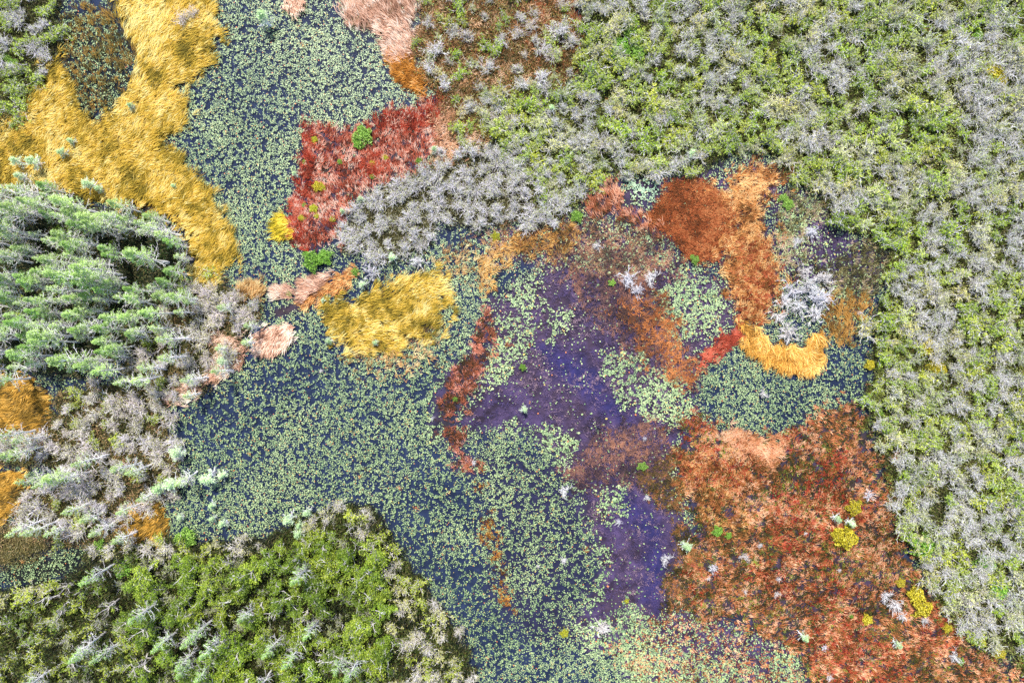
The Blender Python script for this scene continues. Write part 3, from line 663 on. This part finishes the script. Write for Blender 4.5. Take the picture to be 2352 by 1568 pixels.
def grow_mound(seed, r=1.0, h=0.8, leaves=900, leafcol=None, size=0.075):
    """a dense low bush: short twigs and a dome of leaves"""
    rg = np.random.default_rng(seed); bb, fb = Buf(), Buf()
    lob = rg.uniform(0.7, 1.15, 9)
    for k in range(16):
        az = rg.uniform(0, 6.28); po = rg.uniform(0.1, 1.2)
        p, _ = limb(rg, (0, 0, 0), (math.sin(po) * math.cos(az), math.sin(po) * math.sin(az), math.cos(po) * h / r), r * .85, .3, 3)
        tube(bb, p, np.linspace(0.025, 0.01, 4), pal(GREY, np.array([0.2]))[0])
    az = rg.uniform(0, 6.283, leaves); rr = np.sqrt(rg.random(leaves)) * lob[(az / 6.2832 * 9).astype(int) % 9] * r * (0.9 + 0.2 * np.sin(az * 5 + seed))
    z = h * np.sqrt(np.clip(1.05 - (rr / (r * 1.15)) ** 2, 0.02, 1)) * rg.uniform(0.55, 1.05, leaves)
    cards(fb, np.stack([rr * np.cos(az), rr * np.sin(az), z], 1), size * rg.uniform(.6, 1.4, leaves), pal(leafcol, rg.random(leaves)), rg, up=0.6)
    return [("branches", bb.mesh("bush_branches", M_BARK)), ("foliage", fb.mesh("bush_foliage", M_LEAF))]

OLIVE = [(80, 96, 30), (130, 150, 52), (176, 192, 82), (208, 214, 124)]
DULL = [(108, 112, 66), (154, 158, 104), (190, 192, 144), (216, 216, 184)]
LIME = [(54, 70, 18), (100, 122, 34), (148, 168, 54), (190, 200, 92)]
MINT = [(130, 160, 104), (168, 198, 138), (200, 222, 172), (226, 238, 212)]
CYP = [(112, 140, 62), (150, 182, 92), (184, 212, 128), (216, 232, 180)]
YEL = [(120, 116, 20), (172, 160, 30), (206, 190, 48), (224, 210, 86)]
BRIGHT = [(66, 104, 30), (104, 146, 48), (142, 184, 74), (176, 206, 110)]
PROTO = {
    'bare_shrub': [grow_shrub(10 + k, 1.6, 2.5, 20, 190, DULL, twig=1.15, subs=6) for k in range(6)],
    'sage_shrub': [grow_shrub(130 + k, 1.6, 2.5, 15, 520, [(112, 120, 64), (162, 168, 104), (196, 198, 144), (220, 220, 178)], leafsize=0.07, subs=5, tips=1, twig=1.2) for k in range(6)],
    'leafy_shrub': [grow_shrub(30 + k, 1.5, 2.3, 13, 560, OLIVE, leafsize=0.085, subs=4, twig=1.2) for k in range(6)],
    'cypress_tree': [grow_cypress(50 + k, 1.7, 8.0 + k % 3, 48, 2000, CYP) for k in range(6)],
    'pale_cypress': [grow_cypress(60 + k, 1.5, 7 + k % 2, 46, 600, CYP) for k in range(4)],
    'dwarf_cypress': [grow_cypress(70 + k, 0.95, 2.3, 34, 900, MINT, 0.1, 0.055) for k in range(4)],
    'broadleaf_tree': [grow_broadleaf(80 + k, leafcol=LIME) for k in range(6)],
    'dead_tree': [grow_broadleaf(90 + k, 2.0, 5.0, 9, leafcol=LIME, bare=True) for k in range(4)],
    'yellow_bush': [grow_mound(100 + k, leafcol=YEL) for k in range(3)],
    'green_bush': [grow_mound(110 + k, leafcol=BRIGHT) for k in range(3)],
    'white_shrub': [grow_shrub(120 + k, 0.9, 0.9, 22, 0, None, 0.8, bark=[(196, 190, 186), (226, 222, 220), (240, 238, 238)]) for k in range(3)],
}
BASE_R = {'sage_shrub': 1.6, 'bare_shrub': 1.6, 'leafy_shrub': 1.5, 'cypress_tree': 1.7, 'pale_cypress': 1.5, 'dwarf_cypress': 0.95, 'broadleaf_tree': 1.9, 'dead_tree': 2.0, 'yellow_bush': 1.0, 'green_bush': 1.0, 'white_shrub': 0.9}
MID_H = {'sage_shrub': 1.5, 'bare_shrub': 1.5, 'leafy_shrub': 1.5, 'cypress_tree': 5.6, 'pale_cypress': 4.6, 'dwarf_cypress': 1.2, 'broadleaf_tree': 3.9, 'dead_tree': 3.6, 'yellow_bush': 0.5, 'green_bush': 0.5, 'white_shrub': 0.5}
NAME = {'pale_cypress': 'cypress_tree'}
CAT = {'sage_shrub': 'shrub', 'bare_shrub': 'shrub', 'leafy_shrub': 'shrub', 'cypress_tree': 'tree', 'pale_cypress': 'tree', 'dwarf_cypress': 'tree', 'broadleaf_tree': 'tree', 'dead_tree': 'tree', 'yellow_bush': 'bush', 'green_bush': 'bush', 'white_shrub': 'shrub'}
GRP = {'sage_shrub': 'pale sage shrubs of the wetland', 'bare_shrub': 'bare grey shrubs of the wetland', 'leafy_shrub': 'olive leafy shrubs of the wetland', 'cypress_tree': 'cypress trees', 'pale_cypress': 'cypress trees',
       'dwarf_cypress': 'dwarf cypresses standing in the marsh', 'broadleaf_tree': 'lime leaved trees', 'dead_tree': 'bare white limbed trees', 'yellow_bush': 'yellow bushes', 'green_bush': 'bright green bushes', 'white_shrub': 'small whitish shrubs'}
LOOK = {'sage_shrub': 'pale sage shrub', 'bare_shrub': 'bare grey shrub', 'leafy_shrub': 'olive leafy shrub', 'cypress_tree': 'feathery green cypress', 'pale_cypress': 'thin grey cypress', 'dwarf_cypress': 'mint dwarf cypress',
        'broadleaf_tree': 'lime leaved tree', 'dead_tree': 'bare white limbed tree', 'yellow_bush': 'yellow bush', 'green_bush': 'bright green bush', 'white_shrub': 'small whitish shrub'}
LAND = [("the mint river treelet", 610, 45), ("the golden field pond", 220, 140), ("the pink grass island", 630, 775), ("the golden grass island", 870, 725),
        ("the square red bed", 820, 420), ("the rust fern disc", 1580, 500), ("the tan crescent", 1830, 810), ("the small lily cove", 1480, 440), ("the orange upper bank", 945, 175),
        ("the yellow marsh mound", 1964, 1166), ("the lime green crowns", 1440, 90), ("the yellow topped tree", 2281, 167), ("the bright green marsh shrub", 2124, 1258),
        ("the lime corner tree", 2265, 1292), ("the purple pool", 1430, 1260), ("the narrow red ridge", 1050, 950), ("the green wood tip", 800, 1165), ("the dark lily pool", 110, 1300),
        ("the amber corner grass", 40, 930), ("the pinkish shore shrub", 177, 1115), ("the amber shore patch", 335, 1200), ("the big grey upper tree", 1283, 63), ("the purple pond", 1920, 590),
        ("the lower wood point", 1080, 1540), ("the lower marsh corner", 2340, 1560), ("the upper wood corner", 2340, 20), ("the wide cypress crown", 320, 590), ("the pink upper bank", 880, 60),
        ("the yellowish shoreline tree", 2131, 797), ("the red spur", 1650, 795), ("the mint thicket bush", 1325, 497), ("the lime edge tree", 2320, 751), ("the dark corner wood", 30, 90)]
THINGS = []
used = {}
def place(kind, u, v, rpx, tint=(1, 1, 1), label=None, leaf_tint=None, group=True, look_=None):
    """stand a plant so that its crown shows at (u, v); its foot is on the ground nearer the picture's centre"""
    sc = rpx / S / BASE_R[kind] * random.uniform(0.97, 1.03)
    k = 1 - MID_H[kind] * sc / CAM_H
    x, y = float(wx(u)) * k, float(wy(v)) * k
    i = used.get(kind, 0); used[kind] = i + 1
    pr = PROTO[kind][i % len(PROTO[kind])]
    root = bpy.data.objects.new(NAME.get(kind, kind), None); COL.objects.link(root)
    root.empty_display_size = 0.3
    root.location = (x, y, 0.0); root.rotation_euler = (0, 0, random.uniform(0, 6.283)); root.scale = (sc, sc, sc * random.uniform(0.9, 1.1))
    for pn, me in pr:
        o = link(pn, me, root)
        lt = leaf_tint or tint
        o.color = (*(lt if pn in ('foliage', 'crown') else tint), 1)
    root['category'] = CAT[kind]
    if group: root['group'] = GRP[kind]
    THINGS.append((root, kind, u, v, label, look_))
    return root

# note: the ordinal counts outwards from the landmark
ORD = "first second third fourth fifth sixth seventh eighth ninth tenth eleventh twelfth thirteenth fourteenth fifteenth sixteenth seventeenth eighteenth nineteenth twentieth".split()
def label_all():
    P = np.array([(a[1], a[2]) for a in LAND], float)
    groups = {}
    for root, kind, u, v, lab, lk in THINGS:
        if lab: root['label'] = lab; continue
        d = np.hypot(P[:, 0] - u, P[:, 1] - v); a = int(d.argmin())
        da = np.hypot(*(P - P[a]).T); da[a] = 1e9
        near = np.argsort(da)[:7]
        vec = np.array([u, v]) - P[a]
        cosv = [(vec @ (P[b] - P[a])) / (np.linalg.norm(vec) * da[b] + 1e-6) for b in near]
        b = int(near[int(np.argmax(cosv))])
        groups.setdefault((lk or LOOK[kind], a, b), []).append((d[a], root))
    for (lk, a, b), L in groups.items():
        L.sort(key=lambda t: t[0])
        for i, (_, root) in enumerate(L):
            o = ORD[i] if i < 20 else "outermost"
            root['label'] = f"{lk}, {o} from {LAND[a][0][4:]} toward {LAND[b][0][4:]}"

# ------------------------------------------------------------------ single plants the photograph shows by themselves
GT = (1.0, 1.0, 1.0)
for u, v, rp in [(610,43,24),(302,244,13),(165,324,14),(144,352,17),(207,424,22),(230,434,16),(401,427,10),(43,371,18),(80,374,22),(53,407,18),(97,427,18),(478,1095,26),(510,1090,16),(487,1160,12),(489,1190,13),(514,1200,14),(414,1186,12),
                 (663,1191,19),(705,1176,16),(691,1203,15),(688,1221,19),(902,592,16),(832,654,14),(743,689,9),(755,782,12),(862,787,11),(1266,249,13),(1590,352,15),(1577,1253,19),(1922,1190,15),(1954,1200,15),(678,399,9),(997,344,13),
                 (1846,1462,15),(2061,1480,14),(410,1040,24),(400,1110,26),(370,1120,24),(515,830,22),(1204,941,12),(828,457,12),(788,486,11)]:
    pale = random.random() < 0.4
    place('dwarf_cypress', u, v, rp, (1.1, 1.1, 1.15), leaf_tint=(1.25, 1.22, 1.28) if pale else (1.05, 1.08, 1.0))
for u, v, rp in [(1964,1166,19),(1944,1236,27),(1925,1228,16),(1950,1205,11),(2069,1338,12),(2105,1365,20),(2118,1395,24),(1993,1423,13),(722,321,9),(728,427,13),(740,430,9),(720,479,11),(855,374,8),(884,361,8),(692,501,9),(727,496,7),
                 (763,503,8),(1296,1454,11),(2178,1442,12),(2298,1499,16),(1998,838,13),(1139,542,11),(2281,167,26),(2300,182,18),(2131,797,22),(2148,841,20),(2160,850,18),(1440,1380,6),(2240,1470,14),(2255,1475,12)]:
    place('yellow_bush', u, v, rp, leaf_tint=(0.85, 1.0, 0.8) if rp < 12 else (1, 1, 1))
for u, v, rp in [(1325,497,16),(1201,843,9),(1476,1071,13),(1648,1220,14),(1674,1230,9),(2208,1519,10),(1956,1415,6),(835,311,26),(820,330,14),(663,674,8),(697,471,7),(698,372,6),(780,371,7),(855,406,7),(962,369,9),(815,624,10),
                 (1406,650,9),(1598,597,11),(1590,590,7),(2019,946,12),(2265,1292,26),(2291,1352,28),(2124,1258,30),(2100,1240,18),(2320,751,16),(1443,63,26),(1466,120,24),(1426,107,26),(1410,125,20),(2181,60,14),(2248,83,14),(2265,8,14),
                 (1772,152,10),(427,1237,26),(410,1240,16),(715,600,26),(745,590,20),(227,1258,18),(284,1308,24),(127,1438,20),(1045,916,7),(1800,455,12),(1812,470,14),(28,150,18),(15,135,14),(30,180,14)]:
    pale = v < 1000 and rp < 12
    place('green_bush', u, v, rp, leaf_tint=random.choice([(0.9, 1, 0.8), (1, 1, 1), (1.1, 1.05, 1.1), (0.8, .85, .7)]))
for u, v, rp in [(1860,650,36),(1825,665,32),(1880,690,36),(1840,705,32),(1892,640,26),(1800,690,24),(1872,725,28),(1790,725,24),(1850,620,22),(1443,637,30),(1497,639,24),(1463,670,20),(1373,565,15),(1298,1128,18),(1485,1143,9),(1421,1200,11),(1530,1285,18),(1295,1285,10),(1381,1443,25),(1710,1280,15),(1638,1308,15),(1712,1357,8),(1627,1327,7),(1998,1140,17),
                 (2058,1392,24),(2195,1508,19),(2124,1427,13),(1978,720,11),(1755,904,14),(1480,1008,7),(738,851,6),(994,961,7),(850,627,26),(962,600,25),(965,564,18),(1814,767,32),(1867,534,22),(1831,557,16),(1894,1489,10),(1907,1554,12),
                 (2035,1370,18),(2075,1415,14),(1790,1330,10),(1785,1365,10),(1235,1300,6),(1927,1310,7),(1850,1225,6),(1745,1250,9),(1088,1060,10)]:
    place('white_shrub', u, v, rp, random.choice([(1, 1, 1), (0.95, .92, .9), (.92, .92, .98)]))
for u, v, rp in [(1250,110,26),(1000,110,34),(1040,70,22),(985,150,28),(1020,190,30),(1120,150,26),(1150,90,24),(415,40,26),(440,25,20),(1283,63,40),(1246,174,36),(1310,90,26),(1250,200,24),(177,1115,46),(150,1130,30),(470,680,40),(520,690,36),(495,720,34),(560,720,30)]:
    place('bare_shrub', u, v, rp, (1.0, 0.92, 0.92) if u < 600 else (1.02, 1.0, 1.03))

# ------------------------------------------------------------------ woods
def spots(m, step, seed, jit=0.75):
    rg = np.random.default_rng(seed); out = []
    row = 0
    for v in np.arange(-40, 1568 + 40, step * 0.88):
        row += 1
        for u in np.arange(-40 + (row % 2) * step / 2, 2352 + 40, step):
            uu, vv = u + rg.uniform(-.5, .5) * step * jit, v + rg.uniform(-.5, .5) * step * jit
            if look(m, uu, vv) > 0.5: out.append((uu, vv))
    return out

# cypress wood
for u, v in [(320,590),(150,830),(210,620),(85,770),(170,640)]:
    place('cypress_tree', u, v, random.uniform(34, 40), (1, 1, 1.02))
for u, v in spots(MK['wood_left'], 36, 1):
    rg_ = random.random()
    if min(math.hypot(u - a, v - b) for a, b in [(320,590),(150,830)]) < 48: continue
    if rg_ < 0.52: place('cypress_tree', u, v, random.uniform(19, 30), leaf_tint=random.choice([(1, 1, 1), (.7, .85, .6), (.85, .98, .7), (.8, .9, .75), (1.1, 1.1, 1.1)]))
    elif rg_ < 0.94: place('pale_cypress', u, v, random.uniform(17, 27), (1.05, 1.03, 1.08), leaf_tint=(1.15, 1.1, 1.2))
    else: place('dead_tree', u, v, random.uniform(22, 32))
for u, v in [(130,455),(60,430),(30,480),(205,500),(270,500),(380,540),(95,470),(160,470),(330,510),(40,1040),(90,1105),(120,1100),(60,1010),(20,1000)]:
    place(random.choice(['cypress_tree', 'pale_cypress']), u, v, random.uniform(24, 36), leaf_tint=(1.15, 1.1, 1.2))
# shore scrub
for u, v in spots(np.maximum(MK['scrub_left'], MK['scrub_low_left']), 36, 2):
    q = random.random()
    if q < 0.72: place('bare_shrub', u, v, random.uniform(18, 34), random.choice([(1.0, .93, .92), (1.02, .98, 1.02), (1, .96, .9)]), leaf_tint=(1.1, 1.05, .9))
    elif q < 0.86: place('leafy_shrub', u, v, random.uniform(18, 26), leaf_tint=(1, .95, .8))
    else: place('pale_cypress', u, v, random.uniform(18, 28), (1.05, 1.03, 1.05), leaf_tint=(1.2, 1.15, 1.25))
# green wood at the bottom
LOWM = mask(Z['wood_low'], 20, 10)
for u, v in spots(MK['wood_low'], 36, 3):
    edge = look(LOWM, u + 50, v - 40) < 0.7
    q = random.random()
    if edge or u > 900:
        place('bare_shrub' if q < 0.5 else ('sage_shrub' if q < .75 else 'leafy_shrub'), u, v, random.uniform(20, 30), (1.02, .98, .93), leaf_tint=(1.15, 1.1, .75))
    elif u < 300 and q < 0.45: place('leafy_shrub', u, v, random.uniform(20, 28), leaf_tint=(1.0, .95, .6))
    elif q < 0.50: place('broadleaf_tree', u, v, random.uniform(20, 34), leaf_tint=random.choice([(1.1, 1.1, 1), (1.1, 1.05, .8), (.85, .95, .8), (.6, .68, .6)]))
    elif q < 0.58: place('dead_tree', u, v, random.uniform(22, 32), (1.0, .98, .98))
    elif q < (0.60 if v < 1450 else .68): place('pale_cypress', u, v, random.uniform(22, 30), (.85, .85, .85), leaf_tint=(.9, 1, .8))
    elif q < 0.80: place('leafy_shrub', u, v, random.uniform(20, 28), (.8, .78, .76), leaf_tint=(.55, .64, .42))
    elif q < 0.92: place('sage_shrub', u, v, random.uniform(20, 28), (.8, .78, .78), leaf_tint=(.7, .75, .6))
for u, v in spots(MK['wood_top_left'], 36, 4):
    q = random.random()
    place('bare_shrub' if q < 0.45 else 'leafy_shrub', u, v, random.uniform(20, 30), (.95, .93, .98), leaf_tint=(.95, 1, .8))
for u, v in spots(MK['thicket_mid'], 34, 5):
    place('bare_shrub', u, v, random.uniform(22, 32), random.choice([(1, .98, 1.02), (1.04, 1.02, 1.06), (.95, .93, .96)]), leaf_tint=(1, 1, 1))
for u, v in spots(MK['scrub_top'], 38, 6):
    q = random.random()
    if q < 0.8: place('bare_shrub' if q < .3 else ('sage_shrub' if q < .6 else 'leafy_shrub'), u, v, random.uniform(15, 28), (.98, .93, .92), leaf_tint=random.choice([(1, 1, .8), (1.1, .95, .75), (.9, 1, .6)]))

# the wide shrub wood: the largest as single shrubs, the small ones between them as one mass
left = {k: 297 - used.get(k, 0) for k in ('bare_shrub', 'sage_shrub', 'leafy_shrub')}
cand = spots(MK['wood_right'], 31, 7); random.shuffle(cand)
small = []
print("wood spots", len(cand), left, used)
KS = ('bare_shrub', 'sage_shrub', 'leafy_shrub')
for u, v in cand:
    t = float(N2(u, v, 150, 3)) + random.uniform(-.3, .3) + (0.03 if v < 700 else -0.09)
    lt = random.choice([(1, 1, 1), (1.1, 1.05, .9), (.85, .95, .75), (1.15, 1.15, 1.1), (1, 1.12, .6), (1.15, 1.05, .7), (.7, .8, .6)])
    k = 0 if t > 0.55 else (1 if t > 0.42 else 2)
    if left[KS[k]] > 0: place(KS[k], u, v, random.uniform(22, 38), random.choice([(.98, .97, .98), (1.02, 1.02, 1.05), (.95, .9, .86), (.86, .84, .84)]), leaf_tint=lt); left[KS[k]] -= 1
    else: small.append((u, v, k, lt))
print("mass shrubs", len(small), left)

def to_arrays(me):
    n = len(me.vertices); co = np.empty(n * 3, np.float32); me.vertices.foreach_get("co", co)
    c = np.empty(n * 4, np.float32); me.color_attributes["Col"].data.foreach_get("color", c)
    f = np.empty(len(me.loops), np.int32); me.loops.foreach_get("vertex_index", f)
    return co.reshape(-1, 3), f.reshape(-1, 4), c.reshape(-1, 4)[:, :3]
for kd, nm, lb in ((0, 'shrub_thicket', 'smaller bare grey shrubs crowded between the larger ones of the wood'), (2, 'shrub_thicket', 'smaller olive shrubs crowded between the larger ones of the wood'), (1, 'shrub_thicket', 'smaller pale sage shrubs crowded between the larger ones of the wood')):
    src = [[(pn, *to_arrays(me)) for pn, me in p] for p in PROTO[KS[kd]]]
    bb, fb = Buf(), Buf()
    for i, (u, v, k_, lt) in enumerate([s for s in small if s[2] == kd]):
        a = random.uniform(0, 6.28); s = random.uniform(.8, 1.05); R = np.array([[math.cos(a), math.sin(a), 0], [-math.sin(a), math.cos(a), 0], [0, 0, 1]]) * s
        for pn, co, f, c in src[i % len(src)]:
            q = co @ R + np.array([float(wx(u)), float(wy(v)), 0])
            if pn == 'branches': bb.add(q, f, c * random.uniform(.9, 1.05))
            else: fb.add(q, f, c * np.array(lt))
    if bb.n:
        o = link(nm, bb.mesh(nm, M_BARK)); o['kind'] = 'stuff'; o['category'] = 'shrubs'; o['label'] = lb
        o2 = link('foliage', fb.mesh('thicket_foliage', M_LEAF), o)
label_all()
print("things", len(THINGS), used)
